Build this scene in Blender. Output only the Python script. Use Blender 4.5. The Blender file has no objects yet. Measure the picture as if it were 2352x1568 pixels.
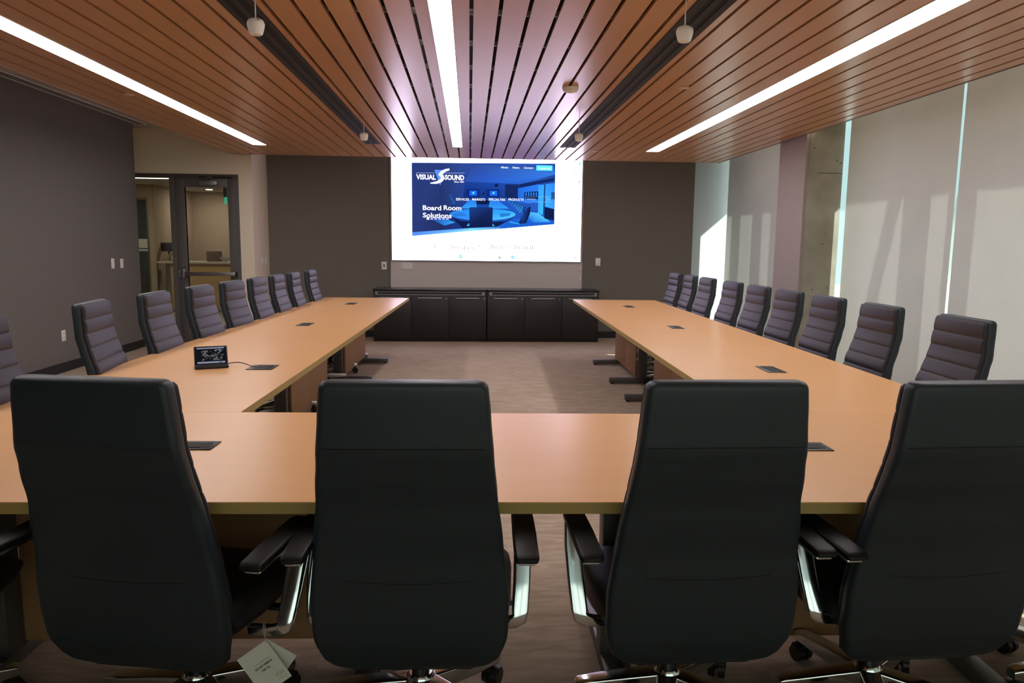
import bpy, bmesh, math, random
from mathutils import Vector, Matrix
R = math.radians
random.seed(7)
S = bpy.context.scene
C = S.collection

# ------------------------------------------------------------------ camera
cd = bpy.data.cameras.new('camera'); cam = bpy.data.objects.new('camera', cd); C.objects.link(cam)
cd.sensor_fit = 'HORIZONTAL'; cd.sensor_width = 36.0; cd.lens = 1690.7 / 2352 * 36.0
cd.clip_start = 0.05; cd.clip_end = 200
M3 = Matrix(((0.99830, -0.00381, -0.05808), (-0.05708, 0.13136, -0.98969), (0.01140, 0.99133, 0.13092)))
cam.matrix_world = Matrix.Translation((0, 0, 1.40)) @ M3.to_4x4()
S.camera = cam

# ------------------------------------------------------------------ world, sun, exposure
w = bpy.data.worlds.new('world'); S.world = w; w.use_nodes = True
bg = w.node_tree.nodes['Background']; bg.inputs[0].default_value = (0.72, 0.98, 1.0, 1); bg.inputs[1].default_value = .85
sd = bpy.data.lights.new('sun', 'SUN'); sun = bpy.data.objects.new('sun', sd); C.objects.link(sun)
sd.energy = 15.0; sd.angle = R(0.6); sd.color = (1.0, 0.97, 0.90)
sun.rotation_euler = Vector((-2.0, 1.0, -1.75)).to_track_quat('-Z', 'Y').to_euler()
sun.location = (12, -2, 9)
vs = S.view_settings
vs.view_transform = 'Standard'; vs.look = 'None'; vs.exposure = 0.0; vs.gamma = 1.0; vs.use_curve_mapping = False

# ------------------------------------------------------------------ materials
MATS = {}
def newmat(name):
    m = bpy.data.materials.new(name); m.use_nodes = True
    nt = m.node_tree; return m, nt, nt.nodes['Principled BSDF']
def lin(c): return tuple(((v / 255) / 12.92 if v <= 10 else ((v / 255 + .055) / 1.055) ** 2.4) for v in c)
def pbr(name, col, rough=.5, metal=0, spec=.5, nscale=0, namt=.1, bump=0, stretch=(1, 1, 1), coat=0, transl=0, dist=.001):
    m, nt, b = newmat(name)
    b.inputs['Base Color'].default_value = (*col, 1); b.inputs['Roughness'].default_value = rough
    b.inputs['Metallic'].default_value = metal; b.inputs['Specular IOR Level'].default_value = spec
    b.inputs['Coat Weight'].default_value = coat
    if nscale:
        tc = nt.nodes.new('ShaderNodeTexCoord'); mp = nt.nodes.new('ShaderNodeMapping'); mp.inputs['Scale'].default_value = stretch
        n = nt.nodes.new('ShaderNodeTexNoise'); n.inputs['Scale'].default_value = nscale; n.inputs['Detail'].default_value = 5
        nt.links.new(tc.outputs['Object'], mp.inputs[0]); nt.links.new(mp.outputs[0], n.inputs['Vector'])
        r = nt.nodes.new('ShaderNodeMapRange'); r.inputs['From Min'].default_value = .3; r.inputs['From Max'].default_value = .7
        r.inputs['To Min'].default_value = 1 - namt; r.inputs['To Max'].default_value = 1 + namt
        nt.links.new(n.outputs[0], r.inputs['Value'])
        mx = nt.nodes.new('ShaderNodeVectorMath'); mx.operation = 'SCALE'; mx.inputs[0].default_value = col
        nt.links.new(r.outputs[0], mx.inputs['Scale']); nt.links.new(mx.outputs[0], b.inputs['Base Color'])
        if bump:
            bp = nt.nodes.new('ShaderNodeBump'); bp.inputs['Strength'].default_value = bump; bp.inputs['Distance'].default_value = dist
            nt.links.new(n.outputs[0], bp.inputs['Height']); nt.links.new(bp.outputs[0], b.inputs['Normal'])
    MATS[name] = m; return m
def emi(name, col, s):
    m, nt, b = newmat(name); nt.nodes.remove(b)
    e = nt.nodes.new('ShaderNodeEmission'); e.inputs[0].default_value = (*col, 1); e.inputs[1].default_value = s
    nt.links.new(e.outputs[0], nt.nodes['Material Output'].inputs[0]); MATS[name] = m; return m

def wood(name, c1, c2, rough, axis, coat=0, spec=.5, plank=None):
    """fine grained veneer; grain runs along axis (0=x,1=y,2=z); plank: width of separately toned boards across x"""
    m, nt, b = newmat(name); N = nt.nodes; L = nt.links
    tc = N.new('ShaderNodeTexCoord'); mp = N.new('ShaderNodeMapping')
    sc = [14, 14, 14]; sc[axis] = .9; mp.inputs['Scale'].default_value = sc
    L.new(tc.outputs['Object'], mp.inputs[0])
    n = N.new('ShaderNodeTexNoise'); n.inputs['Scale'].default_value = 2.2; n.inputs['Detail'].default_value = 8; n.inputs['Roughness'].default_value = .65
    L.new(mp.outputs[0], n.inputs['Vector'])
    n2 = N.new('ShaderNodeTexNoise'); n2.inputs['Scale'].default_value = .9; n2.inputs['Detail'].default_value = 3
    L.new(tc.outputs['Object'], n2.inputs['Vector'])
    ad = N.new('ShaderNodeMath'); ad.operation = 'ADD'; L.new(n.outputs[0], ad.inputs[0]); L.new(n2.outputs[0], ad.inputs[1])
    last = ad.outputs[0]
    if plank:
        sx = N.new('ShaderNodeSeparateXYZ'); L.new(tc.outputs['Object'], sx.inputs[0])
        d = N.new('ShaderNodeMath'); d.operation = 'MULTIPLY_ADD'; d.inputs[1].default_value = 1 / plank[0]; d.inputs[2].default_value = -plank[1] / plank[0]; L.new(sx.outputs[0], d.inputs[0])
        f = N.new('ShaderNodeMath'); f.operation = 'FLOOR'; L.new(d.outputs[0], f.inputs[0])
        dy = N.new('ShaderNodeMath'); dy.operation = 'MULTIPLY_ADD'; dy.inputs[1].default_value = 1 / 2.4; L.new(sx.outputs[1], dy.inputs[0]); L.new(f.outputs[0], dy.inputs[2])
        fy = N.new('ShaderNodeMath'); fy.operation = 'FLOOR'; L.new(dy.outputs[0], fy.inputs[0])
        cb = N.new('ShaderNodeCombineXYZ'); L.new(f.outputs[0], cb.inputs[0]); L.new(fy.outputs[0], cb.inputs[1])
        wn = N.new('ShaderNodeTexWhiteNoise'); L.new(cb.outputs[0], wn.inputs['Vector'])
        a2 = N.new('ShaderNodeMath'); a2.operation = 'MULTIPLY_ADD'; a2.inputs[1].default_value = .16; L.new(wn.outputs['Value'], a2.inputs[0]); L.new(last, a2.inputs[2])
        a3 = N.new('ShaderNodeMath'); a3.operation = 'SUBTRACT'; a3.inputs[1].default_value = .08; L.new(a2.outputs[0], a3.inputs[0]); last = a3.outputs[0]
    r = N.new('ShaderNodeMapRange'); r.inputs['From Min'].default_value = .55; r.inputs['From Max'].default_value = 1.45; L.new(last, r.inputs['Value'])
    mx = N.new('ShaderNodeMix'); mx.data_type = 'RGBA'; mx.inputs[6].default_value = (*c1, 1); mx.inputs[7].default_value = (*c2, 1)
    L.new(r.outputs[0], mx.inputs[0]); L.new(mx.outputs[2], b.inputs['Base Color'])
    b.inputs['Roughness'].default_value = rough; b.inputs['Coat Weight'].default_value = coat; b.inputs['Coat Roughness'].default_value = .25
    b.inputs['Specular IOR Level'].default_value = spec
    MATS[name] = m; return m

wood('table_wood', (.70, .375, .155), (.77, .43, .19), .32, 0, spec=.5)
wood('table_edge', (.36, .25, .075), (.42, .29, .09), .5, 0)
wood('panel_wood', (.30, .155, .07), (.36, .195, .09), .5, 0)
wood('ceiling_wood', (.53, .255, .100), (.60, .32, .140), .29, 1, spec=.9, plank=(.145, .005))
wood('desk_wood', (.52, .32, .12), (.60, .38, .16), .5, 2)
pbr('dark_wall', (.150, .134, .118), .75, nscale=60, namt=.05, bump=.05)
pbr('charcoal_wall', (.172, .156, .132), .8, nscale=220, namt=.10, bump=.1)
pbr('light_wall', (.85, .74, .58), .8, nscale=60, namt=.03)
pbr('grey_wall', (.66, .60, .56), .8, nscale=60, namt=.03)
pbr('white_wall', (.62, .66, .68), .85, nscale=60, namt=.03)
pbr('white_ceiling', (.50, .46, .41), .85, nscale=50, namt=.02)
pbr('lobby_wall', (.42, .315, .235), .85, nscale=40, namt=.03)
pbr('pink_light_tint', (.33, .275, .255), .8, nscale=40, namt=.04)  # pink tint of the light on the column side, put into the colour
pbr('black', (.012, .012, .012), .5, nscale=80, namt=.1)
pbr('vent_black', (.006, .006, .006), .9, nscale=80, namt=.1)
pbr('vent_bar', (.022, .021, .022), .8, nscale=80, namt=.1)
pbr('gap_black', (.006, .004, .004), .9, nscale=80, namt=.1)
pbr('base_black', (.010, .010, .010), .5, nscale=80, namt=.1)
pbr('black_plastic', (.010, .010, .011), .38, nscale=120, namt=.1)
pbr('pad_black', (.005, .005, .005), .45, spec=.22, nscale=100, namt=.1)
pbr('leather', (.0125, .0225, .0295), .46, nscale=260, namt=.12, bump=.25, dist=.0006)
pbr('leather_front', (.0155, .0125, .0165), .5, nscale=260, namt=.12, bump=.25, dist=.0006)
pbr('seat_leather', (.008, .008, .009), .5, nscale=260, namt=.12, bump=.25, dist=.0006)
pbr('polished', (.72, .76, .78), .12, metal=1, nscale=30, namt=.02)
pbr('satin', (.45, .45, .44), .35, metal=1, nscale=30, namt=.03)
pbr('leg_metal', (.10, .092, .09), .4, metal=.3, nscale=60, namt=.05)
pbr('white_plastic', (.86, .84, .78), .45, nscale=60, namt=.02)
pbr('plate_plastic', (.82, .79, .76), .45, nscale=60, namt=.02)
pbr('credenza', (.014, .011, .011), .42, nscale=14, namt=.15, stretch=(8, 8, 1))
pbr('credenza_top', (.016, .015, .018), .22, nscale=14, namt=.1)
pbr('grille', (.34, .34, .33), .5, metal=.2, nscale=60, namt=.1)
pbr('door_metal', (.14, .13, .125), .45, metal=.2, nscale=50, namt=.05)
pbr('bronze', (.12, .095, .075), .4, metal=.4, nscale=50, namt=.05)
pbr('paper', (.62, .64, .58), .7, nscale=30, namt=.02)
pbr('ink', (.03, .03, .03), .7, nscale=30, namt=.02)
pbr('green_ink', (.30, .42, .08), .7, nscale=30, namt=.02)
pbr('grey_ink', (.30, .30, .28), .7, nscale=30, namt=.02)
pbr('string', (.35, .33, .30), .8, nscale=30, namt=.02)
pbr('counter', (.62, .55, .42), .4, nscale=30, namt=.02)
pbr('lobby_floor', (.42, .36, .28), .5, nscale=12, namt=.05)
pbr('brown_box', (.17, .08, .045), .6, nscale=30, namt=.1)
pbr('ceramic', (.6, .6, .58), .3, nscale=30, namt=.05)
pbr('gold', (.42, .33, .18), .4, metal=.4, nscale=40, namt=.3)
pbr('power_black', (.018, .017, .018), .42, nscale=100, namt=.1)
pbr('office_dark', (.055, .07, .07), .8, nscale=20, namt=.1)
pbr('outside', (.6, .62, .62), .9, nscale=10, namt=.03)
emi('led', (1.0, .95, .97), 19.0)
emi('led_lobby', (1.0, .93, .82), 3.5)
emi('exit_green', (.02, .6, .32), .8)
emi('cove', (1.0, .80, .62), 4.0)  # warm emission of the strip added for the blind tops

# concrete
m, nt, b = newmat('concrete'); N = nt.nodes; L = nt.links
tc = N.new('ShaderNodeTexCoord'); n = N.new('ShaderNodeTexNoise'); n.inputs['Scale'].default_value = 2.5; n.inputs['Detail'].default_value = 9; L.new(tc.outputs['Object'], n.inputs['Vector'])
cr = N.new('ShaderNodeValToRGB'); cr.color_ramp.elements[0].position = .3; cr.color_ramp.elements[0].color = (.22, .20, .15, 1); cr.color_ramp.elements[1].position = .7; cr.color_ramp.elements[1].color = (.38, .36, .29, 1)
L.new(n.outputs[0], cr.inputs[0]); L.new(cr.outputs[0], b.inputs['Base Color']); b.inputs['Roughness'].default_value = .85
bp = N.new('ShaderNodeBump'); bp.inputs['Strength'].default_value = .3; bp.inputs['Distance'].default_value = .004; L.new(n.outputs[0], bp.inputs['Height']); L.new(bp.outputs[0], b.inputs['Normal'])
MATS['concrete'] = m

# carpet in long tiles with fine pale streaks
m, nt, b = newmat('carpet'); N = nt.nodes; L = nt.links
tc = N.new('ShaderNodeTexCoord')
def noise(scale, stretch, rot=0, detail=4):
    mp = N.new('ShaderNodeMapping'); mp.inputs['Scale'].default_value = stretch; mp.inputs['Rotation'].default_value = (0, 0, rot)
    n = N.new('ShaderNodeTexNoise'); n.inputs['Scale'].default_value = scale; n.inputs['Detail'].default_value = detail
    L.new(tc.outputs['Object'], mp.inputs[0]); L.new(mp.outputs[0], n.inputs['Vector']); return n
def mth(op, a, bb, c=None):
    x = N.new('ShaderNodeMath'); x.operation = op
    for i, v in enumerate((a, bb, c)):
        if v is None: continue
        if isinstance(v, (int, float)): x.inputs[i].default_value = v
        else: L.new(v, x.inputs[i])
    return x.outputs[0]
sx = N.new('ShaderNodeSeparateXYZ'); L.new(tc.outputs['Object'], sx.inputs[0])
# plank-shaped tiles whose grain leans one way, then the other
band = mth('FLOOR', mth('MULTIPLY', sx.outputs[0], 1 / .5), 0); par = mth('MODULO', mth('ABSOLUTE', band, 0), 2.0)
na = noise(2.6, (2.0, 9, 1), R(24), 9); nb = noise(2.6, (2.0, 9, 1), R(-24), 9)
for q in (na, nb): q.inputs['Distortion'].default_value = 1.1
mix = N.new('ShaderNodeMix'); mix.data_type = 'FLOAT'; L.new(par, mix.inputs[0]); L.new(na.outputs[0], mix.inputs[2]); L.new(nb.outputs[0], mix.inputs[3])
n3 = noise(300, (1, 1, 1)); n4 = noise(.9, (1, 1, 1))
v = mth('ADD', mth('MULTIPLY', mix.outputs[0], .95), mth('MULTIPLY', n3.outputs[0], .20)); v = mth('ADD', v, mth('MULTIPLY', n4.outputs[0], .35))
cr = N.new('ShaderNodeValToRGB'); cr.color_ramp.elements[0].position = .52; cr.color_ramp.elements[0].color = (.30, .225, .165, 1); cr.color_ramp.elements[1].position = .98; cr.color_ramp.elements[1].color = (.46, .36, .275, 1)
L.new(v, cr.inputs[0]); L.new(cr.outputs[0], b.inputs['Base Color']); b.inputs['Roughness'].default_value = .95; b.inputs['Specular IOR Level'].default_value = .15
bp = N.new('ShaderNodeBump'); bp.inputs['Strength'].default_value = .5; bp.inputs['Distance'].default_value = .003; L.new(v, bp.inputs['Height']); L.new(bp.outputs[0], b.inputs['Normal'])
MATS['carpet'] = m

# roller blind cloth: diffuse + translucent
m, nt, b = newmat('blind_cloth'); N = nt.nodes; L = nt.links; N.remove(b)
tc = N.new('ShaderNodeTexCoord'); n = N.new('ShaderNodeTexNoise'); n.inputs['Scale'].default_value = 3; L.new(tc.outputs['Object'], n.inputs['Vector'])
r = N.new('ShaderNodeMapRange'); r.inputs['To Min'].default_value = .94; r.inputs['To Max'].default_value = 1.06; L.new(n.outputs[0], r.inputs['Value'])
vm = N.new('ShaderNodeVectorMath'); vm.operation = 'SCALE'; vm.inputs[0].default_value = (.585, .60, .565); L.new(r.outputs[0], vm.inputs['Scale'])
d = N.new('ShaderNodeBsdfDiffuse'); L.new(vm.outputs[0], d.inputs[0])
t = N.new('ShaderNodeBsdfTranslucent'); t.inputs[0].default_value = (.9, .87, .80, 1)
mx = N.new('ShaderNodeMixShader'); mx.inputs[0].default_value = .045
L.new(d.outputs[0], mx.inputs[1]); L.new(t.outputs[0], mx.inputs[2]); L.new(mx.outputs[0], N['Material Output'].inputs[0])
MATS['blind_cloth'] = m
m2 = m.copy(); m2.name = 'sheer_cloth'; [q for q in m2.node_tree.nodes if q.type == 'MIX_SHADER'][0].inputs[0].default_value = .75; MATS['sheer_cloth'] = m2

def glassmat(name, tint, gloss=.08):
    m, nt, b = newmat(name); N = nt.nodes; L = nt.links; N.remove(b)
    t = N.new('ShaderNodeBsdfTransparent'); t.inputs[0].default_value = (*tint, 1)
    g = N.new('ShaderNodeBsdfGlossy'); g.inputs['Roughness'].default_value = .02; g.inputs[0].default_value = (1, 1, 1, 1)
    mx = N.new('ShaderNodeMixShader'); mx.inputs[0].default_value = gloss; L.new(t.outputs[0], mx.inputs[1]); L.new(g.outputs[0], mx.inputs[2])
    L.new(mx.outputs[0], N['Material Output'].inputs[0]); MATS[name] = m
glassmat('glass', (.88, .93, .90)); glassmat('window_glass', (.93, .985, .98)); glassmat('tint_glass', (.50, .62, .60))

# screen picture: emission colour from the picture's own colour attribute
def picmat(name, s):
    m, nt, b = newmat(name); N = nt.nodes; L = nt.links; N.remove(b)
    a = N.new('ShaderNodeAttribute'); a.attribute_name = 'ink'
    e = N.new('ShaderNodeEmission'); e.inputs[1].default_value = s; L.new(a.outputs['Color'], e.inputs[0]); L.new(e.outputs[0], N['Material Output'].inputs[0]); MATS[name] = m
picmat('screen_pixels', 4.6); picmat('panel_pixels', .55)

# ------------------------------------------------------------------ mesh helpers
class MB:
    def __init__(s): s.v = []; s.f = []; s.m = []; s.mats = []; s.sm = []; s.col = None
    def mi(s, name):
        if name not in s.mats: s.mats.append(name)
        return s.mats.index(name)
    def add(s, vs, fs, mat, smooth=False):
        o = len(s.v); s.v += [tuple(p) for p in vs]; k = s.mi(mat)
        for f in fs: s.f.append(tuple(i + o for i in f)); s.m.append(k); s.sm.append(smooth)
    def box(s, x0, x1, y0, y1, z0, z1, mat, bev=0, M=None, seg=2):
        if not bev:
            vs = [Vector((x, y, z)) for z in (z0, z1) for y in (y0, y1) for x in (x0, x1)]
            if M: vs = [M @ p for p in vs]
            s.add(vs, [(0, 2, 3, 1), (4, 5, 7, 6), (0, 1, 5, 4), (2, 6, 7, 3), (0, 4, 6, 2), (1, 3, 7, 5)], mat); return s
        bm = bmesh.new(); bmesh.ops.create_cube(bm, size=1)
        for p in bm.verts: p.co = Vector(((x0 + x1) / 2 + p.co.x * (x1 - x0), (y0 + y1) / 2 + p.co.y * (y1 - y0), (z0 + z1) / 2 + p.co.z * (z1 - z0)))
        bmesh.ops.bevel(bm, geom=bm.edges[:], offset=bev, segments=seg, profile=.5, affect='EDGES')
        s.frombm(bm, mat, M, True); return s
    def frombm(s, bm, mat, M=None, smooth=False):
        bm.verts.index_update(); s.add([(M @ p.co) if M else p.co.copy() for p in bm.verts], [[q.index for q in f.verts] for f in bm.faces], mat, smooth); bm.free()
    def cyl(s, p, q, r0, r1, mat, n=16, cap=True):
        p = Vector(p); q = Vector(q); d = (q - p).normalized(); a = d.orthogonal().normalized(); b = d.cross(a)
        vs = [p + (a * math.cos(t) + b * math.sin(t)) * r0 for t in [2 * math.pi * i / n for i in range(n)]] + [q + (a * math.cos(t) + b * math.sin(t)) * r1 for t in [2 * math.pi * i / n for i in range(n)]]
        fs = [(i, (i + 1) % n, n + (i + 1) % n, n + i) for i in range(n)]
        s.add(vs, fs, mat, True)
        if cap: s.add(vs, [tuple(range(n))[::-1], tuple(range(n, 2 * n))], mat)
        return s
    def lathe(s, prof, c, mat, n=24):
        c = Vector(c); vs = []
        for r, z in prof: vs += [c + Vector((r * math.cos(2 * math.pi * i / n), r * math.sin(2 * math.pi * i / n), z)) for i in range(n)]
        fs = [(k * n + i, k * n + (i + 1) % n, (k + 1) * n + (i + 1) % n, (k + 1) * n + i) for k in range(len(prof) - 1) for i in range(n)]
        fs += [tuple(range(n))[::-1], tuple((len(prof) - 1) * n + i for i in range(n))]
        s.add(vs, fs, mat, True); return s
    def loft(s, rings, mat, caps=True, smooth=True):
        n = len(rings[0]); vs = [p for r in rings for p in r]
        fs = [(k * n + i, k * n + (i + 1) % n, (k + 1) * n + (i + 1) % n, (k + 1) * n + i) for k in range(len(rings) - 1) for i in range(n)]
        if caps: fs += [tuple(range(n))[::-1], tuple((len(rings) - 1) * n + i for i in range(n))]
        s.add(vs, fs, mat, smooth); return s
    def tube(s, pts, r, mat, n=8):
        pts = [Vector(p) for p in pts]; rings = []
        up = Vector((0.31, 0.17, 0.93)).normalized()
        for i, p in enumerate(pts):
            d = (pts[min(i + 1, len(pts) - 1)] - pts[max(i - 1, 0)]).normalized(); a = d.cross(up).normalized(); b = d.cross(a)
            rings.append([p + (a * math.cos(2 * math.pi * k / n) + b * math.sin(2 * math.pi * k / n)) * r for k in range(n)])
        return s.loft(rings, mat)
    def build(s, name, parent=None, loc=None):
        me = bpy.data.meshes.new(name); me.from_pydata([tuple(p) for p in s.v], [], s.f)
        for k in s.mats: me.materials.append(MATS[k])
        me.polygons.foreach_set('material_index', s.m); me.polygons.foreach_set('use_smooth', s.sm)
        if s.col is not None:
            at = me.color_attributes.new('ink', 'FLOAT_COLOR', 'CORNER'); k = 0
            for pi, p in enumerate(me.polygons):
                for li in range(p.loop_total): at.data[p.loop_start + li].color = (*s.col[pi][li if len(s.col[pi]) > 1 else 0], 1)
        if any(s.sm):
            bm = bmesh.new(); bm.from_mesh(me); bmesh.ops.remove_doubles(bm, verts=bm.verts, dist=1e-6); bmesh.ops.recalc_face_normals(bm, faces=bm.faces)
            for e in bm.edges:
                if len(e.link_faces) == 2 and e.calc_face_angle(0) > R(40): e.smooth = False
            bm.to_mesh(me); bm.free()
        me.update(); o = bpy.data.objects.new(name, me); C.objects.link(o)
        if parent: o.parent = parent
        if loc: o.location = loc
        return o
def tag(o, label, cat=None, group=None, kind=None):
    o['label'] = label
    if cat: o['category'] = cat
    if group: o['group'] = group
    if kind: o['kind'] = kind
    return o
def thing(name, label, cat, loc=(0, 0, 0), rz=0, group=None):
    o = bpy.data.objects.new(name, None); C.objects.link(o); o.empty_display_size = .1
    o.location = loc; o.rotation_euler = (0, 0, rz); return tag(o, label, cat, group)
def struct(o, label, cat=None): o['kind'] = 'structure'; o['label'] = label; o['category'] = cat or 'room'; return o
def copy_tree(o, parent=None):
    c = o.copy(); C.objects.link(c); c.parent = parent
    for ch in [x for x in o.children]: copy_tree(ch, c)
    return c
def text_into(mb, string, mat, place, width=None, size=.1, bold=0, space=1.0, shear=0, cols=None):
    """lettering as flat outlines; place(x, y) maps text plane to world"""
    cu = bpy.data.curves.new('t', 'FONT'); cu.body = string; cu.size = size; cu.offset = bold; cu.space_character = space; cu.shear = shear; cu.resolution_u = 3
    o = bpy.data.objects.new('t', cu); C.objects.link(o); dg = bpy.context.evaluated_depsgraph_get(); me = bpy.data.meshes.new_from_object(o.evaluated_get(dg))
    vs = [q.co.copy() for q in me.vertices]; x0 = min(p.x for p in vs); x1 = max(p.x for p in vs); k = (width / (x1 - x0)) if width else 1
    out = [place((p.x - x0) * k, p.y) for p in vs]; fs = [tuple(p.vertices) for p in me.polygons]
    mb.add(out, fs, mat)
    if mb.col is not None: mb.col += [[cols]] * len(fs)
    bpy.data.objects.remove(o); bpy.data.curves.remove(cu); bpy.data.meshes.remove(me)

# ------------------------------------------------------------------ room shell
CZ = 2.557      # underside of the wood ceiling
RZ = 2.87       # plaster ceiling
YB = -2.6       # wall behind the camera
b = MB(); b.box(-4.7, 4.3, YB, 11.2, -.12, 0, 'carpet'); b.box(3.33, 4.3, 11.2, 11.42, -.12, 0, 'carpet'); struct(b.build('floor'), 'brown streaked carpet floor', 'floor')
b = MB(); b.box(-4.7, 4.3, YB, 11.2, RZ, RZ + .12, 'white_ceiling'); b.box(3.33, 4.3, 11.2, 11.42, RZ, RZ + .12, 'white_ceiling'); struct(b.build('ceiling'), 'pale plaster ceiling above the wood ceiling', 'ceiling')
b = MB(); b.box(-4.45, -4.30, YB, 9.93, 0, RZ, 'dark_wall'); struct(b.build('wall_left'), 'dark grey brown painted wall on the left', 'wall')
b = MB(); b.box(-4.78, -4.64, 9.93, 10.30, 0, RZ, 'light_wall'); b.box(-4.78, -4.45, 9.78, 9.93, 0, RZ, 'light_wall'); struct(b.build('wall_left'), 'end of the wall beside the glass door', 'wall')
b = MB(); b.box(-4.7, -1.6, YB - .15, YB, 0, RZ, 'dark_wall'); b.box(3.7, 4.3, YB - .15, YB, 0, RZ, 'dark_wall'); b.box(-1.6, 3.7, YB - .15, YB, 0, .35, 'dark_wall'); b.box(-1.6, 3.7, YB - .15, YB, 2.6, RZ, 'dark_wall'); struct(b.build('wall_front'), 'wall opposite the big screen', 'wall')
# screen wall: pale centre panel, dark textile panels either side
b = MB(); b.box(-1.175, 1.70, 11.075, 11.20, 0, RZ, 'grey_wall'); struct(b.build('wall_back'), 'grey wall panel below the big screen', 'wall')
b = MB(); b.box(-3.05, -1.175, 11.05, 11.20, 0, RZ, 'charcoal_wall'); b.box(-1.178, -1.174, 11.046, 11.05, 0, RZ, 'gap_black'); struct(b.build('wall_back'), 'charcoal wall panel left of the big screen', 'wall')
b = MB(); b.box(1.70, 3.36, 11.05, 11.20, 0, RZ, 'charcoal_wall'); struct(b.build('wall_back'), 'charcoal wall panel right of the big screen', 'wall')
b = MB(); b.box(3.36, 4.22, 11.30, 11.42, 0, RZ, 'white_wall'); b.box(3.33, 3.36, 11.2, 11.42, 0, RZ, 'white_wall'); struct(b.build('wall_back'), 'white end wall beside the windows', 'wall')
# door wall and its return
b = MB(); b.box(-4.7, -3.11, 10.30, 10.42, 2.285, RZ, 'light_wall'); b.box(-3.11, -2.93, 10.30, 11.2, 0, RZ, 'light_wall'); struct(b.build('wall_back'), 'pale wall around the glass door', 'wall')
for x0, x1, y0, y1 in [(-4.30, -4.285, YB, 9.93), ]:
    b = MB(); b.box(x0, x1, y0, y1, 0, .10, 'base_black'); struct(b.build('baseboard_left'), 'black baseboard along the left wall', 'baseboard')
b = MB(); b.box(-2.92, -1.6, 11.035, 11.05, 0, .10, 'base_black'); b.box(-1.6, 3.36, 11.035, 11.05, 0, .10, 'base_black'); struct(b.build('baseboard_back'), 'black baseboard under the screen wall', 'baseboard')
b = MB(); b.box(-2.93, -2.918, 10.30, 11.035, 0, .10, 'base_black'); b.box(-3.11, -2.93, 10.288, 10.30, 0, .10, 'base_black'); struct(b.build('baseboard_back'), 'black baseboard beside the glass door', 'baseboard')

# wood slat ceiling, dropped
b = MB(); gr = [.005 + .145 * k for k in range(-21, 24)]
edges = [-3.16] + gr + [3.45]
for i in range(len(edges) - 1):
    x0 = edges[i] + (.0105 if i else 0); x1 = edges[i + 1] - (.0105 if i < len(edges) - 2 else 0)
    if x1 - x0 > .01: b.box(x0, x1, -2.3, 10.30, CZ, CZ + .02, 'ceiling_wood')
wc = b.build('ceiling'); struct(wc, 'dropped ceiling of orange brown wood planks with dark gaps', 'ceiling')
b = MB(); b.box(-3.15, 3.44, -2.3, 10.29, CZ + .045, CZ + .09, 'gap_black'); b.build('backing', wc)
b = MB()
for k in range(21): b.box(-3.1, 3.4, -2.0 + .6 * k, -1.975 + .6 * k, CZ + .021, CZ + .045, 'grille')
tag(b.build('carrier_rail', wc), 'thin rails seen in the gaps between planks', kind=None)
b = MB(); b.box(3.45, 3.465, -2.3, 10.31, CZ - .004, CZ + .09, 'bronze'); b.box(-3.175, -3.16, -2.3, 10.31, CZ - .002, CZ + .09, 'ceiling_wood'); b.box(-3.175, 3.465, 10.30, 10.315, CZ - .002, CZ + .09, 'ceiling_wood'); b.build('edge_trim', wc)

# ------------------------------------------------------------------ window wall
WX = 4.15
def window(n, y0, y1, lab):
    o = thing('window_%d' % n, lab, 'window'); o['kind'] = 'structure'
    b = MB(); b.box(WX, WX + .06, y0, y1, 0, .06, 'satin'); b.box(WX, WX + .06, y0, y1, RZ - .06, RZ, 'satin'); b.box(WX, WX + .06, y0, y0 + .04, 0, RZ, 'satin'); b.box(WX, WX + .06, y1 - .04, y1, 0, RZ, 'satin'); b.build('window_frame', o)
    b = MB(); b.box(WX + .02, WX + .03, y0 + .04, y1 - .04, .06, RZ - .06, 'window_glass'); b.build('pane', o)
window(1, 7.66, 11.30, 'window behind the far roller blind')
window(2, YB, 7.62, 'window behind the near roller blinds')
o = thing('window_5', 'added unseen window behind the camera, for daylight on the chair backs', 'window', (0, YB, 0)); o['kind'] = 'structure'  # unseen, added to light the chair backs and chrome arms
b = MB()
for x in (-1.6, -.35, .95, 2.30, 3.66): b.box(x, x + .04, -.10, -.05, .35, 2.6, 'satin')
b.box(-1.6, 3.7, -.10, -.05, .35, .39, 'satin'); b.box(-1.6, 3.7, -.10, -.05, 2.56, 2.6, 'satin'); b.build('window_frame', o)
b = MB(); b.box(-1.6, 3.7, -.08, -.074, .39, 2.56, 'window_glass'); b.build('pane', o)
b = MB(); b.add([(-1.6, YB + .02, .35), (3.7, YB + .02, .35), (3.7, YB + .02, 2.6), (-1.6, YB + .02, 2.6)], [(0, 1, 2, 3)], 'sheer_cloth'); sh = b.build('roller_blind'); tag(sh, 'sheer bright shade on the added unseen window behind the camera', 'blind')
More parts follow.
